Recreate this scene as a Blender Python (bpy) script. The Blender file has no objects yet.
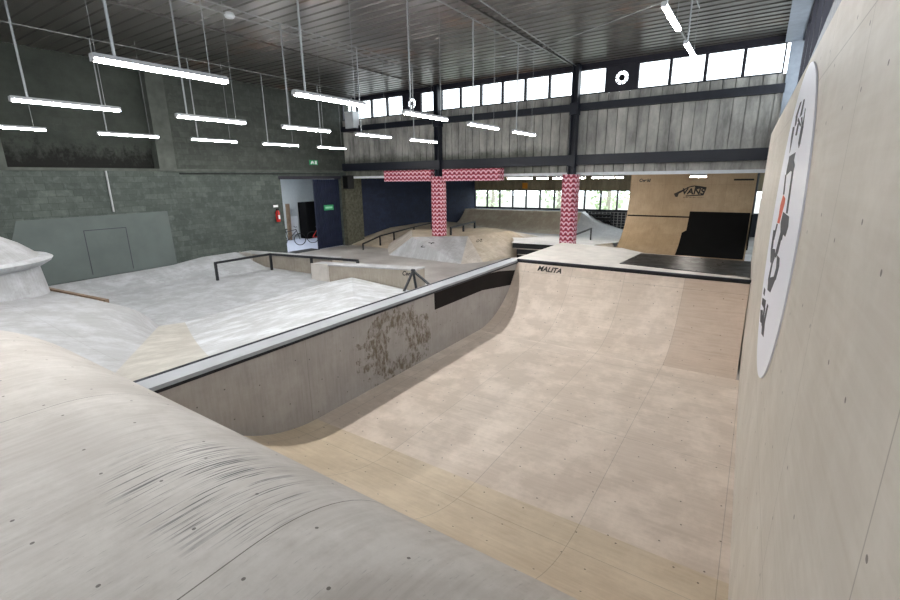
import bpy, math, random
from mathutils import Vector, Matrix
random.seed(7)
C = bpy.context.scene.collection
sc = bpy.context.scene
EYE = 3.4

# ------------------------------------------------------------------ materials
def srgb(r, g, b):
    f = lambda c: ((c/255)/12.92 if c/255 <= .04045 else (((c/255)+.055)/1.055)**2.4)
    return (f(r), f(g), f(b), 1)

class NT:
    def __init__(s, name):
        s.m = bpy.data.materials.new(name); s.m.use_nodes = True
        s.n = s.m.node_tree.nodes; s.l = s.m.node_tree.links
        s.b = s.n['Principled BSDF']; s.out = s.n['Material Output']
        s.tc = s.n.new('ShaderNodeTexCoord')
    def add(s, t, **kw):
        n = s.n.new(t)
        for k, v in kw.items():
            if k in n.inputs: n.inputs[k].default_value = v
            else: setattr(n, k, v)
        return n
    def link(s, a, b): s.l.new(a, b)
    def map(s, src, scale=(1,1,1), loc=(0,0,0), rot=(0,0,0)):
        m = s.add('ShaderNodeMapping'); m.inputs['Scale'].default_value = scale
        m.inputs['Location'].default_value = loc; m.inputs['Rotation'].default_value = rot
        s.link(src, m.inputs['Vector']); return m.outputs[0]
    def noise(s, vec, scale, detail=4, rough=.55):
        n = s.add('ShaderNodeTexNoise'); n.inputs['Scale'].default_value = scale
        n.inputs['Detail'].default_value = detail; n.inputs['Roughness'].default_value = rough
        s.link(vec, n.inputs['Vector']); return n.outputs['Fac']
    def ramp(s, fac, stops):
        r = s.add('ShaderNodeValToRGB'); e = r.color_ramp.elements
        while len(e) < len(stops): e.new(.5)
        for i, (p, c) in enumerate(stops):
            e[i].position = p; e[i].color = c if len(c) == 4 else (*c, 1)
        s.link(fac, r.inputs[0]); return r.outputs[0]
    def step(s, fac, a, b): 
        m = s.add('ShaderNodeMapRange'); m.inputs['From Min'].default_value = a; m.inputs['From Max'].default_value = b
        s.link(fac, m.inputs['Value']); return m.outputs[0]
    def mix(s, fac, a, b, mode='MIX'):
        m = s.add('ShaderNodeMix', data_type='RGBA', blend_type=mode)
        for inp, v in ((m.inputs[0], fac), (m.inputs[6], a), (m.inputs[7], b)):
            if isinstance(v, (int, float)): inp.default_value = v
            elif isinstance(v, tuple): inp.default_value = v
            else: s.link(v, inp)
        return m.outputs[2]
    def math(s, op, a, b=None):
        m = s.add('ShaderNodeMath', operation=op)
        for i, v in enumerate((a, b)):
            if v is None: continue
            if isinstance(v, (int, float)): m.inputs[i].default_value = v
            else: s.link(v, m.inputs[i])
        return m.outputs[0]
    def bump(s, h, strength=.3, dist=.01):
        b = s.add('ShaderNodeBump'); b.inputs['Strength'].default_value = strength; b.inputs['Distance'].default_value = dist
        s.link(h, b.inputs['Height']); s.link(b.outputs[0], s.b.inputs['Normal'])
    def fin(s, col, rough=.6, metal=0, spec=.5):
        if isinstance(col, tuple): s.b.inputs['Base Color'].default_value = col
        else: s.link(col, s.b.inputs['Base Color'])
        if isinstance(rough, (int, float)): s.b.inputs['Roughness'].default_value = rough
        else: s.link(rough, s.b.inputs['Roughness'])
        s.b.inputs['Metallic'].default_value = metal
        s.b.inputs['Specular IOR Level'].default_value = spec
        return s.m

def simple(name, col, rough=.6, metal=0, var=.12, scale=6, spec=.5):
    t = NT(name); f = t.noise(t.tc.outputs['Object'], scale)
    d = tuple(c*(1-var*2) for c in col[:3])+(1,)
    return t.fin(t.mix(t.step(f, .3, .7), d, col), rough, metal, spec)

def plywood(name, light, dark, sheet=(1.22, 2.44), off=(0, 0), seam=.35, screws=True, vec='UV', grain=(1.2, 14), dirt=.25,
            rough=.5, sheetvar=.5, extra=None):
    """birch ply sheets: grain runs along v; sheets laid out with a brick pattern in metres"""
    t = NT(name); uv = t.tc.outputs[vec]
    g = t.noise(t.map(uv, (grain[1], grain[0], 1)), 1.6, 6, .6)
    b = t.noise(uv, 1.3, 7, .68)
    f = t.math('ADD', t.math('MULTIPLY', g, .55), t.math('MULTIPLY', b, .45))
    col = t.mix(t.step(f, .32, .72), dark, light)
    br = t.add('ShaderNodeTexBrick', offset=0.0, squash=1.0)
    br.inputs['Scale'].default_value = 1; br.inputs['Brick Width'].default_value = sheet[0]; br.inputs['Row Height'].default_value = sheet[1]
    br.inputs['Mortar Size'].default_value = .0035; br.inputs['Mortar Smooth'].default_value = 0
    br.inputs['Color1'].default_value = (0, 0, 0, 1); br.inputs['Color2'].default_value = (1, 1, 1, 1); br.inputs['Mortar'].default_value = (.5, .5, .5, 1)
    t.link(t.map(uv, (1, 1, 1), (off[0], off[1], 0)), br.inputs['Vector'])
    col = t.mix(t.math('MULTIPLY', br.outputs['Color'], sheetvar*.35), col, dark)
    # worn pale patches
    w = t.step(t.noise(t.map(uv, (1, 1, 1), (3.1, 7.7, 0)), 1.5, 8, .72), .46, .62)
    col = t.mix(t.math('MULTIPLY', w, dirt), col, tuple(min(1, c*1.22+.03) for c in light[:3])+(1,))
    # short scratches
    sN = t.noise(t.map(uv, (26, 3.2, 1), (0, 0, 0), (0, 0, .35)), 1.5, 3, .5)
    sM = t.step(t.noise(uv, 1.3, 3), .5, .6)
    col = t.mix(t.math('MULTIPLY', t.math('MULTIPLY', t.step(sN, .72, .76), sM), .4), col, tuple(c*.35 for c in dark[:3])+(1,))
    if screws:
        v = t.add('ShaderNodeTexVoronoi', voronoi_dimensions='2D')
        v.inputs['Scale'].default_value = 2.3; v.inputs['Randomness'].default_value = .55
        t.link(uv, v.inputs['Vector'])
        col = t.mix(t.math('MULTIPLY', t.math('LESS_THAN', v.outputs['Distance'], .021), .8), col, srgb(60, 50, 44))
    col = t.mix(t.math('MULTIPLY', br.outputs['Fac'], seam), col, srgb(70, 58, 48))
    if extra: col = extra(t, uv, col)
    t.bump(g, .08, .004)
    return t.fin(col, rough)

def hump_marks(t, uv, col):
    # dark rubber scuffs running along the roll, and a fine grain of smaller ones
    n1 = t.noise(t.map(uv, (75, 1.8, 1)), 1.0, 2, .5)
    sep = t.add('ShaderNodeSeparateXYZ'); t.link(uv, sep.inputs[0])
    dx = t.math('DIVIDE', t.math('ADD', sep.outputs[0], 2.35), .8)
    dy = t.math('DIVIDE', t.math('SUBTRACT', sep.outputs[1], 5.62), .55)
    r = t.math('ADD', t.math('POWER', t.math('ABSOLUTE', dx), 2), t.math('POWER', t.math('ABSOLUTE', dy), 2))
    msk = t.step(t.math('ADD', r, t.noise(uv, 5)), 1.35, .6)
    col = t.mix(t.math('MULTIPLY', t.math('MULTIPLY', t.step(n1, .55, .61), msk), .95), col, srgb(62, 60, 62))
    n2 = t.noise(t.map(uv, (110, 9, 1), (5, 0, 0)), 1.0, 3, .6)
    m2 = t.step(t.noise(uv, .7, 3), .42, .6)
    return t.mix(t.math('MULTIPLY', t.math('MULTIPLY', t.step(n2, .64, .7), m2), .5), col, srgb(95, 92, 92))

def stain_marks(t, uv, col):
    # ring shaped water stain on the side wall (uv = y, z)
    sep = t.add('ShaderNodeSeparateXYZ'); t.link(uv, sep.inputs[0])
    w = t.noise(uv, 3.2, 5, .65)
    wo = t.math('MULTIPLY', t.math('SUBTRACT', w, .5), 2.8)
    dx = t.math('DIVIDE', t.math('SUBTRACT', sep.outputs[0], 5.85), .72)
    dy = t.math('DIVIDE', t.math('SUBTRACT', sep.outputs[1], .6), .6)
    r = t.math('ADD', t.math('SQRT', t.math('ADD', t.math('POWER', t.math('ABSOLUTE', dx), 2), t.math('POWER', t.math('ABSOLUTE', dy), 2))), wo)
    ring = t.math('MULTIPLY', t.step(r, .4, .6), t.step(r, 1.15, 1.05))
    br = t.step(t.noise(t.map(uv, (3, 1.2, 1)), 4.5, 6, .75), .42, .56)
    f = t.math('MULTIPLY', t.math('MULTIPLY', ring, br), .9)
    return t.mix(f, col, srgb(92, 80, 62))

def blockwork(name, light, dark, mortar, w=.45, h=.2, vec='Object', axes='YZ'):
    t = NT(name); o = t.tc.outputs[vec]
    sep = t.add('ShaderNodeSeparateXYZ'); t.link(o, sep.inputs[0])
    cb = t.add('ShaderNodeCombineXYZ')
    t.link(sep.outputs['Y' if axes[0] == 'Y' else 'X'], cb.inputs[0]); t.link(sep.outputs['Z'], cb.inputs[1])
    br = t.add('ShaderNodeTexBrick'); br.inputs['Scale'].default_value = 1
    br.inputs['Brick Width'].default_value = w; br.inputs['Row Height'].default_value = h; br.inputs['Mortar Size'].default_value = .008
    br.inputs['Mortar Smooth'].default_value = .6
    br.inputs['Color1'].default_value = light; br.inputs['Color2'].default_value = dark; br.inputs['Mortar'].default_value = mortar
    br.inputs['Bias'].default_value = -.2
    t.link(cb.outputs[0], br.inputs['Vector'])
    n = t.noise(o, 1.1, 8, .7)
    col = t.mix(t.step(n, .35, .7), br.outputs['Color'], dark)
    n2 = t.noise(o, 5, 6, .7)
    col = t.mix(t.math('MULTIPLY', t.step(n2, .5, .75), .5), col, tuple(min(1, c*1.6) for c in light[:3])+(1,))
    h2 = t.math('ADD', t.math('MULTIPLY', br.outputs['Fac'], -.6), t.math('MULTIPLY', n2, .9))
    t.bump(h2, .6, .03)
    return t.fin(col, .85)

M = {}
BEIGE, BEIGE_D = srgb(222, 205, 186), srgb(196, 174, 150)
M['bowl'] = plywood('birch ply bowl', srgb(219, 205, 192), srgb(193, 176, 160), off=(1.08, .1), dirt=.45, grain=(14, 1.2), sheetvar=1.4)
M['neartan'] = plywood('yellowed birch ply', srgb(212, 196, 172), srgb(186, 166, 140), off=(1.08, .1), dirt=.3, grain=(14, 1.2))
M['browntan'] = plywood('browner birch ply', srgb(206, 188, 172), srgb(180, 160, 142), off=(1.08, .1), dirt=.2, grain=(14, 1.2))
M['ledgeply'] = plywood('greyish ledge ply', srgb(176, 168, 156), srgb(148, 138, 126), dirt=.3, screws=False)
M['floorply'] = plywood('blue grey floor sheeting', srgb(178, 181, 185), srgb(146, 147, 149), dirt=.6, seam=.3, screws=False)
M['hallwhite'] = plywood('bright white hall sheeting', srgb(236, 238, 242), srgb(206, 206, 208), dirt=.4, seam=.2, screws=False)
M['greytan'] = plywood('faded tan sheeting', srgb(186, 182, 174), srgb(158, 152, 143), dirt=.6, seam=.2, screws=False)
M['backply'] = plywood('warm worn hall ply', srgb(240, 228, 210), srgb(214, 198, 176), dirt=.6, seam=.3, screws=False)
M['tanply'] = plywood('tan birch ply', srgb(178, 156, 126), srgb(154, 131, 102), dirt=.3)
M['ride'] = plywood('worn pale ply', srgb(198, 193, 187), srgb(168, 158, 146), off=(.25, .6), dirt=.6)
M['white'] = plywood('white worn ply', srgb(198, 201, 205), srgb(158, 158, 158), dirt=.8, seam=.3, off=(.4, .3), screws=False)
M['greyply'] = plywood('grey worn ply', srgb(178, 180, 184), srgb(150, 149, 148), dirt=.6, seam=.3, screws=False)
M['funtan'] = plywood('tan worn ply', srgb(186, 175, 158), srgb(160, 146, 127), dirt=.6, seam=.2, screws=False)
M['hump'] = plywood('scuffed ply roll', srgb(204, 199, 194), srgb(172, 164, 156), sheet=(2.44, 5.2), off=(1.69, .9), extra=hump_marks, dirt=.35, seam=.8)
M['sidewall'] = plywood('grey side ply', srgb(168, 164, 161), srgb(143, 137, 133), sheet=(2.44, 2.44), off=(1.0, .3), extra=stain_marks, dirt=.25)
M['rideout'] = plywood('pale wall ply', srgb(203, 198, 190), srgb(187, 179, 168), sheet=(1.22, 2.44), off=(0.1, .9), seam=.4, sheetvar=.25, grain=(14, .7), dirt=.3)
M['panelgrey'] = simple('green grey board', srgb(88, 97, 95), .7, var=.1, scale=1.2)
M['block'] = blockwork('grey green blockwork', srgb(82, 90, 84), srgb(56, 63, 60), srgb(52, 57, 54))
M['block_up'] = blockwork('dark blockwork', srgb(70, 75, 69), srgb(50, 54, 50), srgb(45, 48, 44))
M['concrete'] = simple('grey concrete', srgb(84, 89, 83), .85, var=.2, scale=3)
M['pier'] = simple('mossy pier concrete', srgb(92, 92, 78), .9, var=.3, scale=9)
M['bluewall'] = blockwork('dark blue painted blocks', srgb(34, 46, 72), srgb(27, 36, 57), srgb(24, 31, 49), .45, .2)
M['navy'] = simple('navy steel', srgb(25, 29, 42), .5, var=.15, scale=3)
M['doorblue'] = simple('dark blue corrugated door', srgb(30, 37, 60), .6, var=.15, scale=3, spec=.3)
M['black'] = simple('black steel tube', srgb(30, 32, 38), .4, var=.1)
M['blackboard'] = simple('dark brown black board', srgb(24, 18, 18), .75, var=.2, scale=2, spec=.2)
M['blackplate'] = simple('black sheet', srgb(14, 14, 15), .8, var=.2, scale=2, spec=.15)
M['steel'] = simple('galvanised coping steel', srgb(150, 152, 156), .32, 1, var=.2, scale=9)
M['darksteel'] = simple('dark coping steel', srgb(56, 58, 64), .35, .8, var=.2)
M['whitepaint'] = simple('white painted steel', srgb(222, 226, 230), .5, var=.04)
M['greypaint'] = simple('pale grey beam paint', srgb(150, 158, 170), .5, var=.1)
M['deckwhite'] = simple('pale deck ply', srgb(208, 202, 195), .5, var=.1, scale=3)
M['capgrey'] = simple('cool grey cap board', srgb(160, 164, 170), .45, var=.08, scale=3)
M['timber'] = simple('bare timber edge', srgb(140, 118, 96), .7, var=.2, scale=8)
M['galv'] = simple('zinc conduit', srgb(170, 172, 174), .4, .6, var=.1)
M['housing'] = simple('lamp housing grey', srgb(190, 192, 196), .5, var=.05)
M['frame'] = simple('dark window frame', srgb(34, 32, 44), .5, var=.1)
M['red'] = simple('red enamel', srgb(196, 40, 34), .35, var=.05)
M['rubber'] = simple('black rubber', srgb(22, 22, 24), .8, var=.1)
M['green'] = simple('exit green', srgb(40, 150, 96), .5, var=.05)
M['signwhite'] = simple('white print', srgb(236, 238, 240), .5, var=.02)
M['inkdark'] = simple('charcoal print', srgb(44, 47, 60), .6, var=.05)
M['inkblack'] = simple('black print', srgb(18, 15, 14), .6, var=.05)
M['inkorange'] = simple('orange red print', srgb(222, 96, 66), .6, var=.05)
M['discwhite'] = simple('pale lilac white disc', srgb(242, 244, 255), .4, var=.01, scale=1)
M['roomwhite'] = simple('white plaster', srgb(206, 212, 212), .8, var=.04)
M['roomfloor'] = simple('pale lilac floor paint', srgb(196, 202, 220), .5, var=.06)
M['orange'] = simple('orange banner', srgb(226, 150, 50), .7, var=.05)
M['pictogram'] = simple('exit pictogram', srgb(150, 210, 180), .6, var=.02)

def floor_mat():
    t = NT('worn grey floor'); o = t.tc.outputs['Object']
    n = t.noise(o, .6, 8, .65); n2 = t.noise(o, 6, 5, .7)
    col = t.mix(t.step(n, .35, .65), srgb(138, 133, 128), srgb(172, 169, 166))
    col = t.mix(t.math('MULTIPLY', t.step(n2, .5, .8), .35), col, srgb(128, 120, 112))
    return t.fin(col, .45)
M['floor'] = floor_mat()

def ceiling_mat():
    t = NT('grey brown metal decking'); o = t.tc.outputs['Object']
    n = t.noise(t.map(o, (.15, 1.2, 1)), 1.4, 6, .6)
    col = t.mix(t.step(n, .3, .7), srgb(54, 50, 47), srgb(80, 76, 72))
    n2 = t.noise(t.map(o, (.3, .3, 1)), 1.2, 3, .6)
    col = t.mix(t.math('MULTIPLY', t.step(n2, .58, .68), .5), col, srgb(120, 84, 56))
    t.b.inputs['Coat Weight'].default_value = .7; t.b.inputs['Coat Roughness'].default_value = .28
    return t.fin(col, .4, .1, .9)
M['ceiling'] = ceiling_mat()

def board_mat(name, light, dark, moss=True):
    t = NT(name); o = t.tc.outputs['Object']
    n = t.noise(t.map(o, (1.2, 1.2, .35)), 1.6, 7, .7); n2 = t.noise(t.map(o, (3, 3, 6)), 1.0, 5, .7)
    col = t.mix(t.step(n, .35, .68), dark, light)
    col = t.mix(t.math('MULTIPLY', t.step(n2, .55, .75), .35), col, dark)
    if moss:
        sep = t.add('ShaderNodeSeparateXYZ'); t.link(o, sep.inputs[0])
        z = t.step(t.math('ADD', sep.outputs[2], t.math('MULTIPLY', t.noise(o, 1.4, 6, .75), .9)), 5.05, 4.75)
        band = t.math('MULTIPLY', z, t.step(sep.outputs[0], -5.5, -8))
        col = t.mix(t.math('MULTIPLY', band, .7), col, srgb(44, 52, 34))
    return t.fin(col, .75)
M['boards'] = board_mat('weathered grey boards', srgb(198, 196, 190), srgb(122, 121, 118))
M['hallboards'] = board_mat('weathered tan boards', srgb(168, 156, 128), srgb(120, 110, 92), False)

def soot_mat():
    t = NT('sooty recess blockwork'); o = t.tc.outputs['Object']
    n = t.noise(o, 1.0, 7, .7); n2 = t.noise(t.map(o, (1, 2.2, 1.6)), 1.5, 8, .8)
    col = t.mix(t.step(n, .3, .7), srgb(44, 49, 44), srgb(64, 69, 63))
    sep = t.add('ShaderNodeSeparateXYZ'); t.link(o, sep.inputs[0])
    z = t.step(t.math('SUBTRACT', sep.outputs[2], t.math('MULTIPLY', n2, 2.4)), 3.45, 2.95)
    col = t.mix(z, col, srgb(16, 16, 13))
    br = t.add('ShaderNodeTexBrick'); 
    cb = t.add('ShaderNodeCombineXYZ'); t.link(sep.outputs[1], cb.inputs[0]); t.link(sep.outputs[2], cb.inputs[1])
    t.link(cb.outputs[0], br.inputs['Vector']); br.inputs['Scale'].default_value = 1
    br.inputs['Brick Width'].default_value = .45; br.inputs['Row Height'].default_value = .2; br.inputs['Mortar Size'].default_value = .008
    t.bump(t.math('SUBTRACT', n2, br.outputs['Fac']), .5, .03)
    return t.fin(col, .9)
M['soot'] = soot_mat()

def wrap_mat():
    """red padding printed with rows of white crescents"""
    t = NT('red white scale print'); o = t.tc.outputs['UV']
    sep = t.add('ShaderNodeSeparateXYZ'); t.link(o, sep.inputs[0])
    fx_ = t.math('SUBTRACT', t.math('FRACT', t.math('DIVIDE', sep.outputs[0], .24)), .5)
    fy_ = t.math('FRACT', t.math('DIVIDE', sep.outputs[1], .18))
    d = t.math('SQRT', t.math('ADD', t.math('POWER', t.math('ABSOLUTE', fx_), 2), t.math('MULTIPLY', t.math('POWER', fy_, 2), .5)))
    n = t.noise(o, 26, 2)
    ring = t.math('MULTIPLY', t.math('GREATER_THAN', d, .34), t.math('LESS_THAN', d, .55))
    col = t.mix(t.step(n, .35, .65), srgb(140, 28, 52), srgb(186, 62, 90))
    col = t.mix(t.math('MULTIPLY', ring, .95), col, srgb(238, 196, 208))
    col = t.mix(t.math('LESS_THAN', d, .16), col, srgb(66, 22, 36))
    return t.fin(col, .6)
M['wrap'] = wrap_mat()

def sheet_mat():
    t = NT('black phenolic sheet'); o = t.tc.outputs['Object']
    n = t.noise(o, 3, 7, .7)
    col = t.mix(t.step(n, .45, .8), srgb(13, 13, 15), srgb(30, 30, 33))
    return t.fin(col, t.step(n, -.1, 1.6), 0, .3)
M['phenolic'] = sheet_mat()

def glass_mat():
    t = NT('window glass')
    tr = t.add('ShaderNodeBsdfTransparent'); gl = t.add('ShaderNodeBsdfGlossy'); gl.inputs['Roughness'].default_value = .03
    tr.inputs['Color'].default_value = (.95, .97, .97, 1)
    mx = t.add('ShaderNodeMixShader'); mx.inputs[0].default_value = .05
    t.link(tr.outputs[0], mx.inputs[1]); t.link(gl.outputs[0], mx.inputs[2]); t.link(mx.outputs[0], t.out.inputs['Surface'])
    return t.m
M['glass'] = glass_mat()

def emit_mat(name, col, strength):
    t = NT(name); t.b.inputs['Base Color'].default_value = (.8, .8, .8, 1)
    t.b.inputs['Emission Color'].default_value = col; t.b.inputs['Emission Strength'].default_value = strength
    return t.m
M['tube'] = emit_mat('lit fluorescent diffuser', (1, .985, .96, 1), 200)
M['halltube'] = emit_mat('lit warm hall diffuser', (1, .93, .84, 1), 160)

def leaf_mat(name, c):
    t = NT(name); n = t.noise(t.tc.outputs['Object'], 3, 5)
    return t.fin(t.mix(t.step(n, .3, .7), tuple(x*.6 for x in c[:3])+(1,), c), .7)
M['leaf'] = leaf_mat('green leaves', srgb(196, 216, 172))
M['leaf2'] = leaf_mat('pale green leaves', srgb(214, 228, 194))
M['bark'] = simple('bark', srgb(170, 164, 150), .9)
M['ground'] = simple('pale yard ground', srgb(180, 180, 172), .9, var=.1, scale=.5)

# ------------------------------------------------------------------ mesh helpers
class MB:
    def __init__(s): s.v = []; s.f = []; s.uv = []; s.sm = []
    def face(s, pts, uv=None, smooth=False):
        i = len(s.v); s.v += [tuple(p) for p in pts]; s.f.append(tuple(range(i, i+len(pts)))); s.uv.append(uv or [(0, 0)]*len(pts)); s.sm.append(smooth)
    def box(s, a, b):
        x0, y0, z0 = a; x1, y1, z1 = b
        P = [(x0,y0,z0),(x1,y0,z0),(x1,y1,z0),(x0,y1,z0),(x0,y0,z1),(x1,y0,z1),(x1,y1,z1),(x0,y1,z1)]
        for q, u in (((0,3,2,1),'xy'),((4,5,6,7),'xy'),((0,1,5,4),'xz'),((2,3,7,6),'xz'),((1,2,6,5),'yz'),((3,0,4,7),'yz')):
            ix = ['xyz'.index(c) for c in u]
            s.face([P[k] for k in q], [(P[k][ix[0]], P[k][ix[1]]) for k in q])
        return s
    def prism(s, poly, plane, lo, hi):
        """poly in 2D extruded; plane 'yz' extrudes in x, 'xz' in y, 'xy' in z"""
        def P(a, b, c): return {'yz': (c, a, b), 'xz': (a, c, b), 'xy': (a, b, c)}[plane]
        A = [P(a, b, lo) for a, b in poly]; B = [P(a, b, hi) for a, b in poly]
        s.face(A[::-1], [tuple(p) for p in poly[::-1]]); s.face(B, [tuple(p) for p in poly])
        n = len(poly); L = 0
        for i in range(n):
            j = (i+1) % n; d = math.dist(poly[i], poly[j])
            s.face([A[i], A[j], B[j], B[i]], [(0, L), (0, L+d), (hi-lo, L+d), (hi-lo, L)]); L += d
        return s
    def tube(s, pts, r, n=8, caps=True):
        pts = [Vector(p) for p in pts]; rings = []
        for i, p in enumerate(pts):
            d = (pts[min(i+1, len(pts)-1)] - pts[max(i-1, 0)]).normalized()
            up = Vector((0, 0, 1)) if abs(d.z) < .9 else Vector((1, 0, 0))
            a = d.cross(up).normalized(); b = d.cross(a).normalized()
            rr = r[i] if isinstance(r, (list, tuple)) else r
            rings.append([p + a*rr*math.cos(2*math.pi*k/n) + b*rr*math.sin(2*math.pi*k/n) for k in range(n)])
        for i in range(len(rings)-1):
            for k in range(n):
                j = (k+1) % n
                s.face([rings[i][k], rings[i][j], rings[i+1][j], rings[i+1][k]], None, n > 5)
        if caps: s.face(rings[0][::-1]); s.face(rings[-1])
        return s
    def bar(s, p, q, w, h):
        p, q = Vector(p), Vector(q); d = (q-p).normalized()
        up = Vector((0, 0, 1)) if abs(d.z) < .95 else Vector((0, 1, 0))
        a = d.cross(up).normalized()*w/2; b = a.cross(d).normalized()*h/2
        A = [p-a-b, p+a-b, p+a+b, p-a+b]; B = [v+(q-p) for v in A]
        s.face(A); s.face(B[::-1])
        for i in range(4):
            j = (i+1) % 4; s.face([A[j], A[i], B[i], B[j]])
        return s
    def grid(s, rows, uvrows, smooth=True):
        i0 = len(s.v); n = len(rows[0])
        for r in rows: s.v += [tuple(p) for p in r]
        for i in range(len(rows)-1):
            for j in range(n-1):
                s.f.append((i0+i*n+j, i0+i*n+j+1, i0+(i+1)*n+j+1, i0+(i+1)*n+j))
                s.uv.append([uvrows[i][j], uvrows[i][j+1], uvrows[i+1][j+1], uvrows[i+1][j]]); s.sm.append(smooth)
        return s
    def lathe(s, prof, c, n=40, smooth=True):
        rows = [[(c[0]+r*math.cos(2*math.pi*k/n), c[1]+r*math.sin(2*math.pi*k/n), c[2]+z) for k in range(n+1)] for r, z in prof]
        L = 0; uv = []
        for i, (r, z) in enumerate(prof):
            if i: L += math.dist(prof[i-1], prof[i])
            uv.append([(k/n*6*max(.3, prof[0][0]), L) for k in range(n+1)])
        return s.grid(rows, uv, smooth)
    def build(s, name, mat, parent=None, weld=False):
        off = Vector(parent_loc(parent))
        me = bpy.data.meshes.new(name)
        me.from_pydata([tuple(Vector(v)-off) for v in s.v], [], s.f)
        ul = me.uv_layers.new(name='UVMap')
        k = 0
        for fi, u in enumerate(s.uv):
            for c in u: ul.data[k].uv = c; k += 1
        for p, sm in zip(me.polygons, s.sm): p.use_smooth = sm
        me.materials.append(mat)
        if weld or any(s.sm):
            import bmesh
            bm = bmesh.new(); bm.from_mesh(me); bmesh.ops.remove_doubles(bm, verts=bm.verts, dist=.0004)
            bmesh.ops.recalc_face_normals(bm, faces=bm.faces); bm.to_mesh(me); bm.free()
            if any(s.sm):
                try: me.set_sharp_from_angle(angle=math.radians(38))
                except Exception: pass
        o = bpy.data.objects.new(name, me); C.objects.link(o)
        if parent: o.parent = parent
        return o

def parent_loc(p):
    v = Vector((0, 0, 0))
    while p is not None: v += p.location; p = p.parent
    return v
def thing(name, label, cat, loc, group=None):
    o = bpy.data.objects.new(name, None); o.empty_display_size = .2; C.objects.link(o); o.location = loc
    return tag(o, label, cat, group)
def tag(o, label, cat, group=None):
    o['label'] = label; o['category'] = cat
    if group: o['group'] = group
    return o
def struct(o): o['kind'] = 'structure'; return o
def copy_tree(o, loc=None, parent=None):
    c = o.copy(); C.objects.link(c)
    if parent: c.parent = parent
    if loc is not None: c.location = loc
    for ch in list(o.children): copy_tree(ch, None, c)
    return c
def text_mesh(name, txt, size, mat, parent, origin, right, up, extrude=.001, shear=0, bold=.0):
    cu = bpy.data.curves.new(name, 'FONT'); cu.body = txt; cu.size = size; cu.extrude = extrude; cu.shear = shear; cu.offset = bold
    cu.align_x = 'CENTER'; cu.align_y = 'CENTER'
    tmp = bpy.data.objects.new(name, cu); C.objects.link(tmp)
    dg = bpy.context.evaluated_depsgraph_get(); me = bpy.data.meshes.new_from_object(tmp.evaluated_get(dg))
    bpy.data.objects.remove(tmp)
    r = Vector(right).normalized(); u = Vector(up).normalized(); n = r.cross(u)
    Mx = Matrix((r, u, n)).transposed().to_4x4(); Mx.translation = Vector(origin) - parent_loc(parent)
    me.transform(Mx); me.materials.clear(); me.materials.append(mat)
    o = bpy.data.objects.new(name, me); C.objects.link(o); o.parent = parent
    return o

# ------------------------------------------------------------------ room shell
XL, YF, ZC = -18.2, 17.7, 7.3
struct(MB().box((-23, -9, -.25), (4.5, 32, 0)).build('floor', M['floor']))

# ceiling: trapezoidal decking, ribs run across the hall
mb = MB(); y = -9.0; P = .34; prof = []
while y < YF+.1:
    prof += [(y, ZC), (y+.19, ZC), (y+.22, ZC+.025), (y+.31, ZC+.025)]; y += P
prof = [(a, b) for a, b in prof if a <= YF+.15]
for (a, b), (c, d) in zip(prof, prof[1:]):
    mb.face([(-18.7, a, b), (-18.7, c, d), (.6, c, d), (.6, a, b)])
mb.box((-19, -9.2, ZC+.08), (.9, YF+.4, ZC+.3))
struct(mb.build('ceiling', M['ceiling']))
for k, x in enumerate((-12.6, -6.2, -2.4)):
    struct(MB().box((x-.03, -9, ZC-.04), (x+.03, YF-.05, ZC+.02)).build('trim_%d' % (k+1), M['ceiling']))

# left wall: lower blockwork with the loading door opening, ledge, recessed bays above
DY0, DY1, DZ = 13.63, 17.25, 3.48
mb = MB(); mb.box((-18.6, -9, 0), (XL, DY0, 3.78)); mb.box((-18.6, DY0, DZ), (XL, DY1, 3.78)); mb.box((-18.6, DY1, 0), (XL, 18.2, 3.78))
wl = struct(mb.build('wall_left', M['block']))
struct(MB().box((-18.6, 9.15, 3.86), (XL, 18.2, 7.5)).build('wall_left_upper', M['block_up']))
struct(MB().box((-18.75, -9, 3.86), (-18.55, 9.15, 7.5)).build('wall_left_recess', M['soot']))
struct(MB().box((-18.6, -9, 3.78), (XL+.07, 18.2, 3.87)).build('trim_4', M['concrete']))
for k, (a, b) in enumerate(((8.55, 9.15), (3.95, 4.42), (-1.2, -.6))):
    struct(MB().box((-18.6, a, 3.87), (XL+.03, b, 7.3)).build('trim_%d' % (5+k), M['concrete']))
struct(MB().box((-18.5, 17.3, 0), (-17.95, 18.55, 3.5)).build('trim_8', M['pier']))
# blue hall wall continuing the left wall
struct(MB().box((-18.6, 18.2, 0), (XL, 31.2, 3.7)).build('wall_hall_left', M['bluewall']))
# end wall above the opening
mb = MB()
x = XL
zs = ((5.98, 6.28), (4.12, 5.75), (3.56, 3.9))
for z0, z1 in zs:
    mb.box((XL, YF+.06, z0), (.5, YF+.2, z1))
    x = XL
    while x < .45:
        mb.box((x+.012, YF, z0), (min(x+.338, .5), YF+.08, z1)); x += .35
struct(mb.build('wall_end', M['boards']))
for k, (z0, z1, y0, mt) in enumerate(((5.74, 5.99, YF-.16, 'navy'), (3.84, 4.2, YF-.22, 'navy'), (7.14, 7.32, YF-.04, 'frame'), (3.46, 3.57, YF-.06, 'whitepaint'))):
    struct(MB().box((XL, y0, z0), (.22, YF+.25, z1)).build('trim_%d' % (9+k), M[mt]))
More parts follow.
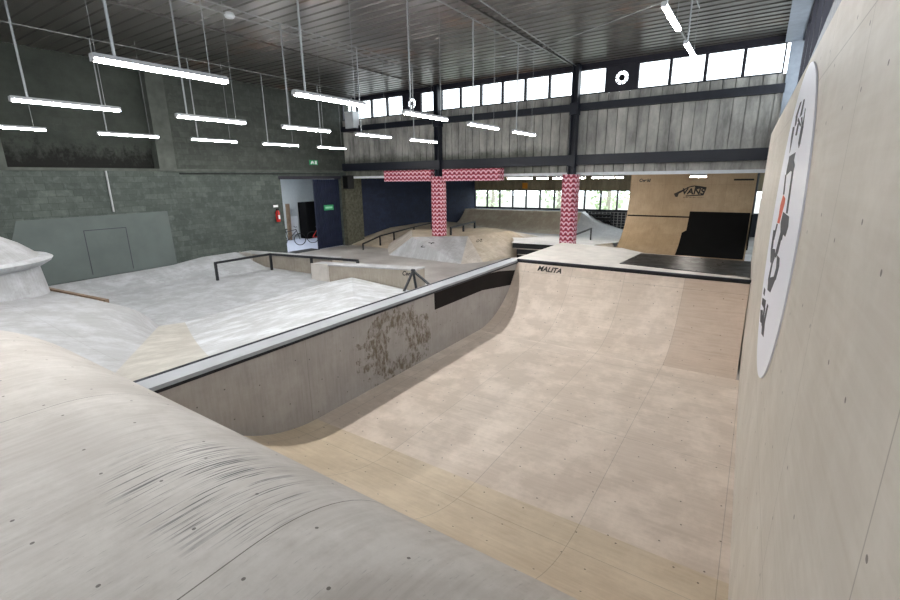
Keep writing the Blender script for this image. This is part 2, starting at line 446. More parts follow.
# right wall: boards with a window band, mostly hidden behind the ply
mb = MB(); mb.box((.42, -9, 0), (.7, YF+.3, 5.2)); mb.box((.42, -9, 7.12), (.7, YF+.3, 7.5))
yy = -9
while yy < YF: mb.box((.395, yy+.02, 4.0), (.44, yy+.3, 5.18)); yy += .32
struct(mb.build('wall_right', M['greypaint']))
struct(MB().box((.05, -9, 7.1), (.44, YF-.05, 7.34)).build('trim_13', M['greypaint']))
struct(MB().box((.2, YF-.1, 3.4), (.5, YF+.1, 7.1)).build('trim_14', M['greypaint']))
# wall behind the photographer
mb = MB(); mb.box((-18.6, -9.3, 0), (.7, -9, 5.6)); mb.box((-18.6, -9.3, 7.15), (.7, -9, 7.5))
struct(mb.build('wall_back', M['block_up']))
# low hall behind the opening
struct(MB().box((-18.6, YF+.2, 3.62), (4.5, 31.3, 3.8)).build('ceiling_hall', M['concrete']))
struct(MB().box((4.2, YF+.3, 0), (4.5, 31.2, .9)).build('wall_hall_right', M['bluewall']))
struct(MB().box((4.2, YF+.3, 3.2), (4.5, 31.2, 3.7)).build('wall_hall_right_head', M['bluewall']))
struct(MB().box((.5, YF+.1, 0), (4.4, YF+.35, 3.7)).build('wall_hall_front', M['bluewall']))
mb = MB(); mb.box((XL, 31, 0), (4.5, 31.2, 1.28))
struct(mb.build('wall_hall_end', M['navy']))
mb = MB(); mb.box((XL, 31.06, 2.56), (4.5, 31.2, 3.7)); x = XL
while x < 4.3: mb.box((x+.015, 31, 2.56), (x+.34, 31.1, 3.7)); x += .355
struct(mb.build('wall_hall_boards', M['hallboards']))

# windows ----------------------------------------------------------------
WN = [0]
def window(axis, at, a0, a1, z0, z1, bars=1, depth=.12):
    """one glazed unit; axis 'x': runs along x at y = at; axis 'y': runs along y at x = at"""
    WN[0] += 1; mb = MB(); w = .045
    def bx(p, q, zz0, zz1, m=mb, d=depth, dd=0):
        if axis == 'x': m.box((p, at+dd, zz0), (q, at+d+dd, zz1))
        else: m.box((at+dd, p, zz0), (at+d+dd, q, zz1))
    bx(a0, a0+w, z0, z1); bx(a1-w, a1, z0, z1); bx(a0+w, a1-w, z0, z0+w); bx(a0+w, a1-w, z1-w, z1)
    for k in range(1, bars):
        p = a0+(a1-a0)*k/bars; bx(p-.02, p+.02, z0+w, z1-w)
    f = struct(mb.build('window_%d' % WN[0], M['frame']))
    g = MB(); bx(a0+w*.8, a1-w*.8, z0+w*.8, z1-w*.8, g, .008, depth*.5)
    g.build('pane', M['glass'], f)
    return f
bay = 6.1
def vent(x0, x1):
    t = thing('extractor_fan', '', 'fan', ((x0+x1)/2, YF, 6.3))
    cx, cz, R = (x0+x1)/2, 6.72, .22
    mb = MB(); n = 32
    def sq(t_):
        c, s_ = math.cos(t_), math.sin(t_); m_ = max(abs(c)/((x1-x0)/2), abs(s_)/.43)
        return (cx+c/m_, cz+s_/m_)
    ca_ = math.atan2(.43, (x1-x0)/2)
    angs = sorted([2*math.pi*k/n for k in range(n)] + [ca_, math.pi-ca_, math.pi+ca_, 2*math.pi-ca_])
    for a, b in zip(angs, angs[1:]+[angs[0]+2*math.pi]):
        p, q = sq(a), sq(b); r0 = (cx+R*math.cos(a), cz+R*math.sin(a)); r1 = (cx+R*math.cos(b), cz+R*math.sin(b))
        for yy in (YF+.02, YF+.08): mb.face([(r0[0], yy, r0[1]), (p[0], yy, p[1]), (q[0], yy, q[1]), (r1[0], yy, r1[1])])
        mb.face([(r0[0], YF+.02, r0[1]), (r1[0], YF+.02, r1[1]), (r1[0], YF+.08, r1[1]), (r0[0], YF+.08, r0[1])])
    mb.build('panel', M['frame'], t)
    hb = MB(); hb.tube([(cx, YF+.01, cz), (cx, YF+.07, cz)], .1, 16); hub = hb.build('hub', M['rubber'], t)
    for k in range(8):
        a = k*math.pi/4; d = .5
        b = MB(); b.face([(cx+.06*math.cos(a), YF+.03, cz+.06*math.sin(a)), (cx+(.225)*math.cos(a-.09), YF+.03, cz+(.225)*math.sin(a-.09)),
                          (cx+(.225)*math.cos(a+.09), YF+.06, cz+(.225)*math.sin(a+.09)), (cx+.06*math.cos(a+.3), YF+.05, cz+.06*math.sin(a+.3))])
        b.face([(cx+.06*math.cos(a), YF+.035, cz+.06*math.sin(a)), (cx+(.225)*math.cos(a-.09), YF+.035, cz+(.225)*math.sin(a-.09)),
                (cx+(.225)*math.cos(a+.09), YF+.065, cz+(.225)*math.sin(a+.09)), (cx+.06*math.cos(a+.3), YF+.055, cz+.06*math.sin(a+.3))])
        b.build('blade', M['rubber'], hub)
    return t
for b, (xs, fans) in enumerate((((-18.15, -12.25), (4,)), ((-12.1, -6.15), ()), ((-6.05, .12), (1,)))):
    n = 6; w = (xs[1]-xs[0])/n
    for k in range(n):
        if k in fans:
            t = vent(xs[0]+k*w, xs[0]+(k+1)*w)
            t['label'] = ('round extractor fan in the dark window panel right of the right-hand pink column' if b == 2
                          else 'round extractor fan in the dark window panel left of the left-hand pink column')
        else: window('x', YF, xs[0]+k*w, xs[0]+(k+1)*w, 6.28, 7.15)
y = -8.9
while y < 17.2: window('y', .46, y, y+1.85, 5.2, 7.12, 1); y += 1.9
x = -18.1
while x < .2: window('x', -9.2, x, x+1.5, 5.6, 7.15); x += 1.53  # unseen back wall windows, added to let in more daylight
x = XL+.02
while x < 4.0: window('x', 31.02, x, x+1.05, 1.28, 2.56, 1); x += 1.06

y = 18.05
while y < 30.5: window('y', 4.25, y, y+1.6, .9, 3.2); y += 1.63
# daylight portals (sampling guides in the window openings)
def portal(loc, rot, sx, sy):
    L = bpy.data.lights.new('daylight', 'AREA'); L.shape = 'RECTANGLE'; L.size = sx; L.size_y = sy
    L.cycles.is_portal = True
    o = bpy.data.objects.new('daylight', L); C.objects.link(o); o.location = loc; o.rotation_euler = rot
R90 = math.pi/2
portal((-9, YF+.3, 6.72), (-R90, 0, 0), 18.4, .9)
portal((.8, 4.2, 6.16), (R90, 0, R90), 26.5, 1.95)
portal((-9, -9.4, 6.37), (R90, 0, 0), 18.4, 1.6)
portal((4.6, 24.6, 2.05), (R90, 0, R90), 13, 2.3)
portal((-7, 31.4, 1.92), (-R90, 0, 0), 22.4, 1.3)

# outside: yard and trees seen through the low hall windows
struct(MB().box((-60, 32, -.6), (40, 90, -.3)).build('ground_outside', M['ground']))
def tree(x, y, h, r, mt, label):
    t = thing('tree', label, 'tree', (x, y, -.3), 'trees outside the hall windows')
    MB().tube([(x, y, -.3), (x+.1, y, h*.3), (x-.1, y+.1, h*.62)], [.22, .17, .1], 8).build('trunk', M['bark'], t)
    mb = MB(); rnd = random.Random(int(x*31+y))
    for k in range(360):
        a, b = rnd.uniform(0, 2*math.pi), rnd.uniform(-1, 1); rr = r*rnd.uniform(.55, 1.05)
        c = Vector((x+rr*math.cos(a)*math.sqrt(1-b*b), y+rr*math.sin(a)*math.sqrt(1-b*b), h*.52+b*h*.48))
        u = Vector((rnd.uniform(-1,1), rnd.uniform(-1,1), rnd.uniform(-1,1))).normalized(); v = u.orthogonal().normalized()
        s_ = rnd.uniform(.14, .3)
        mb.face([c-u*s_, c-v*s_*.6, c+u*s_, c+v*s_*.6])
    mb.build('foliage', M[mt], t)
for k, (x, y, h, r, mt, lb) in enumerate(((-26.5, 42, 6.5, 2.4, 'leaf', 'leafy tree outside the hall windows, seen left of the centre mullion'),
        (-21.5, 40, 5.5, 1.9, 'leaf2', 'pale leafy tree outside, between the two pink columns'),
        (-14.5, 39, 6, 1.8, 'leaf2', 'pale leafy tree outside, just right of the right-hand pink column'),
        (-10.8, 41, 6.5, 2.0, 'leaf', 'leafy tree outside, beside the tall ply ramp'))):
    tree(x, y, h, r, mt, lb)

# ------------------------------------------------------------------ columns
def column(x, zb, label):
    t = thing('steel_column', label, 'column', (x, YF-.25, zb))
    y = YF-.35
    mb = MB(); mb.box((x-.12, y-.02, 3.4), (x-.075, y+.28, ZC-.02)); mb.box((x+.075, y-.02, 3.4), (x+.12, y+.28, ZC-.02)); mb.box((x-.075, y+.1, 3.4), (x+.075, y+.16, ZC-.02))
    mb.box((x-.15, y-.03, 5.6), (x+.15, y+.3, 6.0)); mb.box((x-.15, y-.03, 3.8), (x+.15, y+.3, 4.2))
    mb.build('steel_post', M['navy'], t)
    mb = MB(); n = 20; rows = []; uv = []
    for z in (zb+.06, 3.5):
        rows.append([]); uv.append([])
        for k in range(n+1):
            a = 2*math.pi*k/n; c, s_ = math.cos(a), math.sin(a)
            e = .29/max(abs(c), abs(s_))**.72
            rows[-1].append((x+c*e, y+.1+s_*e, z)); uv[-1].append((k/n*2.4, z))
    mb.grid(rows, uv); mb.face([Vector(p) for p in rows[1][:-1]]); 
    mb.build('padded_wrap', M['wrap'], t)
    MB().box((x-.1, y, zb-.25), (x+.1, y+.2, zb+.1)).build('foot', M['rubber'], t)
column(-12.13, .8, 'navy steel column in red and white padding rising from the grey pyramid')
column(-6.02, .3, 'navy steel column in red and white padding behind the bowl platform')
def pad(x0, x1, label):
    t = MB().box((x0, YF-.42, 3.3), (x1, YF-.06, 3.8)).build('beam_padding', M['wrap']); tag(t, label, 'padding')
pad(-15.2, -12.45, 'red and white printed padding under the beam, left of the left pink column')
pad(-11.8, -8.95, 'red and white printed padding under the beam, right of the left pink column')

# ------------------------------------------------------------------ bowl
XW = -5.0
def wx(y): return .298-.0188*y          # the tall ply wall stands very slightly askew
def arc(c, r, a0, a1, n): return [(c[0]+r*math.cos(math.radians(a0+(a1-a0)*k/n)), c[1]+r*math.sin(math.radians(a0+(a1-a0)*k/n))) for k in range(n+1)]
def surf(prof, x0, x1, nx=24, drop=None, v0=0):
    rows, uv = [], []; L = v0
    for i, (y, z) in enumerate(prof):
        if i: L += math.dist(prof[i-1], prof[i])
        rows.append([]); uv.append([])
        for k in range(nx+1):
            x = x0+(x1-x0)*k/nx; rows[-1].append((x, y, z-(drop(x) if drop else 0))); uv[-1].append((x, L))
    return rows, uv
# far quarter pipe
q = thing('quarter_pipe', 'beige plywood quarter pipe at the far end of the bowl with a pale deck', 'ramp', (-2.4, 10.7, 0))
YQ, ZD = 10.72, 1.35
Rq = 2.3; qc = (YQ-math.sqrt(Rq*Rq-(Rq-ZD)**2), Rq)
a1 = math.degrees(math.atan2(ZD-Rq, YQ-qc[0]))
prof = arc(qc, Rq, -90, a1, 20)
prof[-1] = (YQ, ZD-.02)
rows, uv = surf(prof, XW, -1.08, 12, v0=0)
m_ = MB().grid(rows, uv)
rows, uv = surf(prof, -1.08, .09, 4, v0=0)
MB().grid(rows, uv).build('riding_sheet', M['browntan'], q)
m_.face([(XW, a, b) for a, b in prof] + [(XW, YQ, 0.0)]); m_.build('riding_surface', M['bowl'], q)
MB().tube([(XW, YQ, ZD), (.1, YQ, ZD)], .032, 12).build('coping', M['darksteel'], q)
MB().box((XW+.01, YQ-.022, ZD-.085), (.085, YQ+.07, ZD-.02)).build('coping_batten', M['rubber'], q)
mb = MB(); mb.prism([(XW-.15, YQ+.03), (.08, YQ+.03), (.04, 13.3), (-2.45, 13.45), (-3.2, 14.1), (XW-.15, 14.4)], 'xy', ZD-.14, ZD-.003)
mb.build('deck', M['deckwhite'], q)
MB().prism([(XW-.05, YQ+.1), (.06, YQ+.1), (.03, 13.2), (-2.45, 13.35), (XW-.05, 14.2)], 'xy', 0, ZD-.14).build('frame_box', M['blackboard'], q)
MB().prism([(-2.62, 11.45), (.07, 11.12), (.05, 13.25), (-2.5, 13.3)], 'xy', ZD-.003, ZD+.008).build('phenolic_sheet', M['phenolic'], q)
text_mesh('painted_lettering', 'MALITA', .18, M['inkblack'], q, (-4.09, 10.62, 1.19), (1, 0, -.03), (0, .56, 1), .002, .25, .005)

# flat bottom
fb = MB(); rows, uv = surf([(3.5, .006), (qc[0]+.02, .006)], XW, .27, 6, v0=0)
fb.box((XW, 3.6, -.02), (.22, qc[0]+.1, .004)); fb.grid(rows, uv, False)
tag(fb.build('bowl_floor', M['bowl']), 'flat beige plywood floor of the bowl between its quarter pipes', 'ramp')

# foreground roll-over: flat deck, convex roll, concave transition
DK, RC = 1.82, 1.2; TH = 62
RV = DK/(1-math.cos(math.radians(TH)))-RC; cy = .91
prof = [(-4.5, DK), (-2.5, DK), (-1, DK), (0, DK), (.5, DK)]
prof += [(cy+RC*math.sin(math.radians(t_)), DK-RC*(1-math.cos(math.radians(t_)))) for t_ in [TH*k/16 for k in range(17)]]
ey = cy+(RC+RV)*math.sin(math.radians(TH))
prof += [(ey-RV*math.sin(math.radians(t_)), RV*(1-math.cos(math.radians(t_)))+.008) for t_ in [TH*(1-k/16) for k in range(1, 17)]]
def drop(x): 
    d = max(0, -6.6-x); return .06*d*d if d < 4 else .96+.48*(d-4)
h = thing('roll_over_ramp', 'large rounded grey plywood roll-over in the foreground covered in black scuffs', 'ramp', (-3, 0, 0))
rows, uv = surf(prof[:22], XW, .29, 12)
rows = [[(min(p_[0], wx(p_[1])-.004), p_[1], p_[2]) for p_ in r_] for r_ in rows]
MB().grid(rows, uv).build('riding_surface', M['hump'], h)
rows, uv = surf(prof[21:], XW+.0, .225, 12, v0=5.2)
MB().grid(rows, uv).build('transition', M['neartan'], h)
pl = prof[:20]
rows, uv = surf(pl, -11.5, XW, 26, drop)
MB().grid(rows, uv).build('left_shoulder', M['hump'], h)

# left side wall of the bowl
s = thing('bowl_side_panel', 'grey plywood side wall of the bowl with a steel edge and a water stain', 'ramp', (XW, 6, 0))
mb = MB(); y0, y1 = 1.5, YQ+.05
mb.face([(XW, y0, 0), (XW, y1, 0), (XW, y1, ZD-.03), (XW, y0, ZD-.03)], [(y0, 0), (y1, 0), (y1, ZD), (y0, ZD)])
mb.box((XW-.12, y0, 0), (XW-.004, y1+.0, ZD-.03))
mb.build('panel', M['sidewall'], s)
mb = MB(); mb.box((XW-.26, y0, ZD-.06), (XW+.015, y1+.1, ZD-.004)); mb.build('cap', M['capgrey'], s)
MB().box((XW-.01, y0, ZD-.085), (XW+.022, y1-.0, ZD-.05)).build('cap_lip', M['darksteel'], s)
MB().tube([(XW-.29, y0, ZD-.02), (XW-.29, y1+.1, ZD-.02)], .03, 10).build('coping', M['darksteel'], s)
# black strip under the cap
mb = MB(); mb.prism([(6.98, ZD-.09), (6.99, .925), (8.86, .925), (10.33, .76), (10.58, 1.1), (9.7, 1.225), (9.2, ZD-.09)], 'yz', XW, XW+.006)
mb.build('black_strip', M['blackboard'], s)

# tall plywood wall on the right with the big round emblem
w = thing('wallride', 'tall pale plywood wall along the right side of the bowl', 'wall', (.2, 5, 0))
mb = MB(); ya, yb, zt = -1.0, 13.3, 4.3
def wp(y, z, o=0): return (wx(y)-o, y, z)
P0 = [wp(ya, 0), wp(yb, 0), wp(yb, zt), wp(ya, zt)]
mb.face(P0[::-1], [(ya, 0), (yb, 0), (yb, zt), (ya, zt)][::-1])
P1 = [wp(ya, 0, -.07), wp(yb, 0, -.07), wp(yb, zt, -.07), wp(ya, zt, -.07)]
mb.face(P1)
for i in range(4):
    j = (i+1) % 4; mb.face([P0[i], P0[j], P1[j], P1[i]])
mb.build('panel', M['rideout'], w)
def flatshape(poly, name, mat, parent, o0, o1):
    m = MB(); A = [wp(a, b, o0) for a, b in poly]; B = [wp(a, b, o1) for a, b in poly]
    m.face(A); m.face(B[::-1])
    for i in range(len(poly)):
        j = (i+1) % len(poly); m.face([A[i], B[i], B[j], A[j]])
    return m.build(name, mat, parent)
CY, CZ, CR = 4.9, 2.955, 1.34
em = thing('round_emblem', 'large round white emblem with charcoal and orange print on the ply wall', 'sign', (wx(CY)-.01, CY, CZ))
flatshape([(CY+CR*1.12*math.cos(2*math.pi*k/72), CZ+CR*.955*math.sin(2*math.pi*k/72)) for k in range(72)], 'disc', M['discwhite'], em, .001, .012)
ART = {'cap': [(5.36, 3.56), (4.67, 3.57), (4.71, 3.51), (4.54, 3.47), (4.57, 3.42), (4.9, 3.43), (5.36, 3.39), (5.39, 3.44), (5.34, 3.52)], 'line1': [(5.48, 3.4), (5.33, 3.39), (5.15, 3.23), (5.32, 3.22)], 'line2': [(4.71, 3.43), (4.57, 3.43), (4.41, 3.11), (4.58, 3.1)], 'orange': [(5.28, 3.22), (4.94, 3.2), (4.92, 3.16), (5.04, 3.07), (5.15, 2.97), (5.47, 2.95), (5.4, 3.03), (5.44, 3.12)], 'block': [(4.92, 3.09), (4.23, 3.1), (4.15, 3.03), (4.25, 2.95), (4.82, 2.93), (4.98, 2.99)], 'line3': [(5.51, 2.94), (5.35, 2.95), (5.5, 2.78), (5.75, 2.75)], 'line4': [(4.81, 2.92), (4.5, 2.94), (4.53, 2.89), (4.84, 2.86)], 'line5': [(4.79, 2.95), (4.56, 2.96), (4.69, 2.77), (4.84, 2.7), (5.03, 2.69)], 'line6': [(5.87, 2.84), (5.65, 2.86), (5.48, 2.7), (5.77, 2.66)], 'eye': [(5.79, 2.66), (5.11, 2.74), (4.99, 2.68), (5.11, 2.61), (5.48, 2.56)], 'line7': [(5.32, 2.58), (5.13, 2.61), (5.15, 2.46), (5.38, 2.4)], 'line8': [(4.43, 2.76), (4.73, 2.74), (4.61, 2.65), (4.7, 2.56), (4.44, 2.58), (4.33, 2.71)], 'chin': [(5.38, 2.42), (4.66, 2.57), (4.48, 2.58), (4.8, 2.4), (5.2, 2.34)], 'top0': [(5.12, 3.99), (4.98, 3.98), (5.21, 3.89), (5.42, 3.9)], 'top1': [(4.79, 3.97), (4.68, 3.96), (4.72, 3.85), (4.9, 3.85)], 'top2': [(4.48, 3.87), (4.45, 3.87), (4.36, 3.71), (4.46, 3.7)], 'top3': [(5.38, 3.9), (5.19, 3.89), (5.16, 3.82), (5.32, 3.81)], 'top4': [(5.32, 3.81), (5.33, 3.65), (5.4, 3.59), (5.56, 3.73), (5.55, 3.83)], 'top5': [(5.0, 3.81), (4.85, 3.81), (4.88, 3.71), (5.04, 3.72)], 'top6': [(4.56, 3.76), (4.36, 3.74), (4.38, 3.62), (4.44, 3.59), (4.57, 3.63)], 'top7': [(5.03, 3.86), (4.62, 3.77), (4.67, 3.76), (5.07, 3.84)], 'top8': [(4.63, 3.83), (4.38, 3.72), (4.46, 3.73), (4.74, 3.83)], 'bot0': [(5.79, 2.24), (5.55, 2.27), (5.51, 2.21), (5.76, 2.18)], 'bot1': [(5.78, 2.13), (5.18, 2.24), (5.11, 2.16), (5.74, 2.07)], 'bot2': [(4.91, 2.27), (4.76, 2.29), (4.81, 2.11), (5.05, 2.06)], 'bot3': [(5.77, 2.0), (5.39, 2.09), (5.16, 2.01), (5.5, 1.94)], 'bot4': [(5.25, 2.05), (4.84, 2.14), (4.69, 2.02), (4.99, 1.96)], 'bot5': [(5.08, 2.19), (5.06, 2.02), (5.2, 1.98), (5.29, 2.15)]}
for k, poly in ART.items():
    flatshape(poly, 'printed_shape', M['inkorange'] if k == 'orange' else M['inkdark'], em, .012, .014)

# ------------------------------------------------------------------ left part of the park
# bank rising to the bowl edge, with the hip behind the foreground
def tri(mb, pts, sc_=1):
    mb.face(pts, [(p[0], p[1]) for p in pts])
b = thing('bank_ramp', 'pale worn bank sloping up to the left edge of the bowl', 'ramp', (-8.5, 6, 0))
XE = XW-.32; ZE = ZD-.03
mb = MB()
# left face: seam on the floor -> bowl edge
n = 14; A = []; B = []
def lerp(p, q, t_): return tuple(p[i]+(q[i]-p[i])*t_ for i in range(3))
F0, F1 = (-11.8, 4.95, .0), (-12.0, 10.5, .0)
E0, E1 = (XE, 1.7, ZE), (XE, 5.2, ZE)
AP = (-10.84, 10.5, .3)
S0, S1 = (-11.62, 5.45, 0.0), (XE, 2.72, ZE)
def curved(p, q, n=10, sag=.0):
    out = []
    for k in range(n+1):
        t_ = k/n; v = lerp(p, q, t_); out.append((v[0], v[1], v[2]-sag*math.sin(math.pi*t_)))
    return out
def ruled(mb, c1, c2, m=6, sm=True):
    rows = [[lerp(a, b, k/m) for a, b in zip(c1, c2)] for k in range(m+1)]
    mb.grid(rows, [[(p[0], p[1]) for p in r] for r in rows], sm)
ruled(mb, curved(S0, S1, 12, .1), curved(F1, AP, 3)[:-1] + curved(AP, E1, 9))
ruled(mb, [F1]*11, curved(AP, AP, 10), 1) if False else None
mb.build('bank_face', M['white'], b)
mb = MB(); ruled(mb, curved((-11.85, 4.95, 0.), (XE, 1.5, ZE), 12, .0), curved(S0, S1, 12, .1), 3)
mb.build('worn_strip', M['greytan'], b)
mb = MB()
c1 = curved(AP, E1, 8, .0); c2 = curved((-8.3, 10.5, .14), (XE, 10.6, .1), 8, .0)
ruled(mb, c1, c2, 5)
mb.build('hip_face', M['white'], b)

r = thing('hip_bank', 'long grey bank with a sloping crest left of the foreground roll-over', 'ramp', (-11, 3, 0))
mb = MB()
c1 = [(-16.5, 3.0, 1.0), (-13.7, 3.42, 1.0), (-11.7, 3.92, .86), (-11.3, 4.35, .6), (-11.85, 4.95, .0)]
c2 = [(-16.5, 1.0, 1.3), (-13.0, 1.0, 1.32), (-10.0, 1.0, 1.32), (-7.5, 1.0, 1.32), (XE, 1.5, ZE)]
def dens(c, m=5):
    out = []
    for i in range(len(c)-1):
        for k in range(m): out.append(lerp(c[i], c[i+1], k/m))
    return out+[c[-1]]
def catmull(c, m=6):
    out = []; P_ = [c[0]]+c+[c[-1]]
    for i in range(1, len(P_)-2):
        for k in range(m):
            t_ = k/m; a, b_, c_, d = [Vector(P_[j]) for j in (i-1, i, i+1, i+2)]
            out.append(tuple(.5*((2*b_)+(c_-a)*t_+(2*a-5*b_+4*c_-d)*t_*t_+(3*b_-a-3*c_+d)*t_**3)))
    return out+[c[-1]]
c1d, c2d = catmull(c1), catmull(c2)
ruled(mb, c1d, c2d, 8)
mb.build('riding_surface', M['greyply'], r)
mb = MB()
for p, q_ in zip(c1d[:-1], c1d[1:-1]): mb.face([p, q_, (q_[0], q_[1]+.02, 0), (p[0], p[1]+.02, 0)])
mb.build('back_panel', M['timber'], r)
mb = MB(); mb.bar((-13.75, 3.5, .98), (-11.8, 3.98, .84), .08, .1); tag(mb.build('timber_edge', M['timber']), 'bare timber plank edging the crest of the grey bank', 'plank')

# domed mound with brim on a pillar
dc = (-13.8, 2.0)
d = thing('domed_obstacle', 'grey domed obstacle with a projecting brim on a round pillar at the left edge', 'ramp', (dc[0], dc[1], 0))
MB().lathe([(1.55, .3), (1.52, 1.0), (1.45, 1.62), (1.45, 1.75)], (dc[0], dc[1], 0), 48).build('pillar', M['greyply'], d)
MB().lathe([(1.4, 1.64), (1.55, 1.66), (1.68, 1.74), (1.72, 1.8), (1.66, 1.84), (1.45, 1.85), (1.25, 1.87)], (dc[0], dc[1], 0), 48).build('brim', M['floorply'], d)
MB().lathe([(1.5, 1.84), (1.36, 1.98), (1.18, 2.14), (.92, 2.3), (.6, 2.43), (.28, 2.49), (.001, 2.5)], (dc[0], dc[1], 0), 48).build('dome', M['greyply'], d)

# low kerb bank at the foot of the left wall
k_ = MB(); rr = []
for y_, hh, ww in ((2, .3, 1.0), (5, .3, 1.0), (8.4, .36, 1.2), (9.6, .5, 1.8), (10.4, .5, 2.0), (11.0, .5, 2.0)):
    rr.append([(XL+.005, y_, hh), (XL+.3, y_, hh), (XL+.35+ww*.5, y_, hh*.4), (XL+.3+ww, y_, .004)])
k_.grid(rr, [[(p[0], p[1]) for p in r_] for r_ in rr])
tag(k_.build('kerb_bank', M['floorply']), 'low grey bank along the foot of the left block wall', 'ramp')
# smooth pale floor sheets of the left section
fs = MB(); fs.box((-18.1, 2, -.01), (-11.5, 11.15, .012))
for f_ in range(len(fs.uv)): pass
tag(fs.build('park_floor', M['floorply']), 'smooth pale floor sheeting between the left wall and the bank', 'floor')

# grind ledges
def ledge(name, x0, x1, xw, y0, y1, z0, z1, zb, label, txt=None):
    t = thing('grind_ledge', label, 'ledge', (x0, y0, 0))
    MB().prism([(x0, 0), (x1, zb), (x1, z1), (x0, z0)], 'xz', y0, y1).build('box', M['ledgeply'], t)
    zz = lambda x: z0+(z1-z0)*(x-x0)/(x1-x0)
    MB().prism([(x0, zz(x0)), (x1, zz(x1)), (x1, zz(x1)+.04), (x0, zz(x0)+.04)], 'xz', y0-.03, y1+.02).build('top_board', M['greyply'], t)
    MB().prism([(x0-.02, .0), (xw, .0), (xw, zz(xw)+.05), (x0-.02, zz(x0)+.05)], 'xz', y0-.045, y0).build('pale_end_panel', M['deckwhite'], t)
    if txt: text_mesh('painted_lettering', txt, .19, M['inkblack'], t, (x1-.27, y0-.006, zz(x1)-.12), (1, 0, .05), (0, 0, 1), .001, .2, .006)
ledge('a', -18.15, -12.5, -17.3, 11.2, 11.7, .44, .63, 0, 'long plywood ledge with a pale end panel against the left wall')
ledge('b', -12.82, -8.22, -11.98, 10.55, 11.0, .53, .77, 0, 'plywood ledge with a pale end panel behind the white bank, lettered at its end', 'Cwald')

def rail(name, label, path, posts, sq=.06, mt='black', loc=None):
    t = thing(name, label, 'rail', loc or (path[0][0], path[0][1], 0))
    mb = MB()
    for p, q_ in zip(path, path[1:]): mb.bar(p, q_, sq, sq)
    for p in path[1:-1]: mb.box((p[0]-sq/2, p[1]-sq/2, p[2]-sq/2), (p[0]+sq/2, p[1]+sq/2, p[2]+sq/2))
    mb.build('handrail', M[mt], t)
    for (x, y, zb, ztop) in posts: MB().box((x-sq/2, y-sq/2, zb), (x+sq/2, y+sq/2, ztop)).build('post', M[mt], t)
    return t
rail('grind_rail', 'black angled grind rail on the pale floor beside the ledges',
     [(-15.6, 8.62, .64), (-15.6, 10.87, .64), (-11.1, 10.87+.22, .74)],
     [(-15.6, 8.65, 0.01, .64), (-15.6, 10.87, 0.01, .64), (-13.35, 10.98, 0, .69), (-11.12, 11.09, 0, .73)], .075)
# tripod rail
t = thing('tripod_rail', 'small black A-shaped rail behind the bowl edge', 'rail', (-7.9, 10, 0))
ap = (-8.0, 10.15, .86)
for fx, fy, fz in ((-7.75, 9.1, .08), (-8.0, 10.3, .2), (-6.95, 10.3, .12)):
    MB().tube([(fx, fy, fz), ap], .04, 8).build('leg', M['black'], t)
MB().tube([(ap[0]-.04, ap[1], ap[2]), (ap[0]+.05, ap[1], ap[2])], .055, 8).build('joint', M['black'], t)

# ------------------------------------------------------------------ back park
# pyramid / funbox with the left column
f = thing('funbox', 'low grey and tan pyramid funbox around the left pink column', 'ramp', (-11.5, 18, 0))
def quad(mb, pts): tri(mb, pts)
T1, T2, T3, T4, T5 = (-12.95, 16.45, .85), (-10.89, 17.96, .85), (-10.06, 20.7, .85), (-11.5, 21.6, .85), (-14.9, 18.9, .85)
B1, B2, B3, B4 = (-14.0, 16.0, .0), (-9.87, 15.7, .0), (-9.3, 16.55, .0), (-8.6, 18.6, .0)
mb = MB(); tri(mb, [B1, B2, T2, T1]); mb.build('front_face', M['greyply'], f)
mb = MB(); tri(mb, [B2, B3, T2]); mb.build('corner_face', M['ride'], f)
mb = MB(); tri(mb, [B3, B4, T3, T2]); tri(mb, [B4, (-8.4, 20.5, .3), T3]); mb.build('tan_face', M['funtan'], f)
mb = MB(); tri(mb, [T1, T2, T3, T4, T5]); mb.build('top', M['funtan'], f)
mb = MB(); tri(mb, [B1, T1, T5, (-16.4, 18.6, 0)]); tri(mb, [T5, T4, (-13, 25, 0.02), (-17, 23, .02)]); tri(mb, [T4, T3, (-8.4, 20.5, .3), (-9, 24.5, .02), (-13, 25, .02)])
mb.build('back_faces', M['ride'], f)
text_mesh('painted_scribble', 'gt', .55, M['inkblack'], f, (-12.0, 16.38, .62), (1, .25, 0), (0, .7, .4), .002, .3)
text_mesh('painted_scribble', 'oz', .32, M['inkblack'], f, (-10.2, 17.75, .72), (.6, .8, .1), (-.4, .4, .4), .002, .3)

# bank along the blue wall with its long rail
mb = MB(); rr = []
for y_, hh in ((17.5, .02), (19, .2), (21, .38), (24, .4), (27, .3), (28.5, .1)):
    rr.append([(XL+.01, y_, hh*1.6), (-17.2, y_, hh*1.5), (-16.2, y_, hh), (-15.2, y_, hh*.35), (-14.2, y_, .004)])
mb.grid(rr, [[(p[0], p[1]) for p in r_] for r_ in rr])
tag(mb.build('foot_bank', M['funtan']), 'tan plywood bank along the foot of the dark blue wall', 'ramp')
rail('long_rail', 'long black rail with thin posts in front of the dark blue wall',
     [(-16.2, 16.6, .3), (-16.2, 17.9, .56), (-16.2, 20.8, .76), (-16.2, 22.6, .85)],
     [(-16.2, 16.6, 0, .3), (-16.2, 17.88, .02, .56), (-16.2, 19.0, .15, .64), (-16.2, 20.77, .3, .76), (-16.2, 22.5, .3, .84)], .06)
FR = [(-11.75, 17.8, 1.2), (-12.3, 21.0, 1.2)]
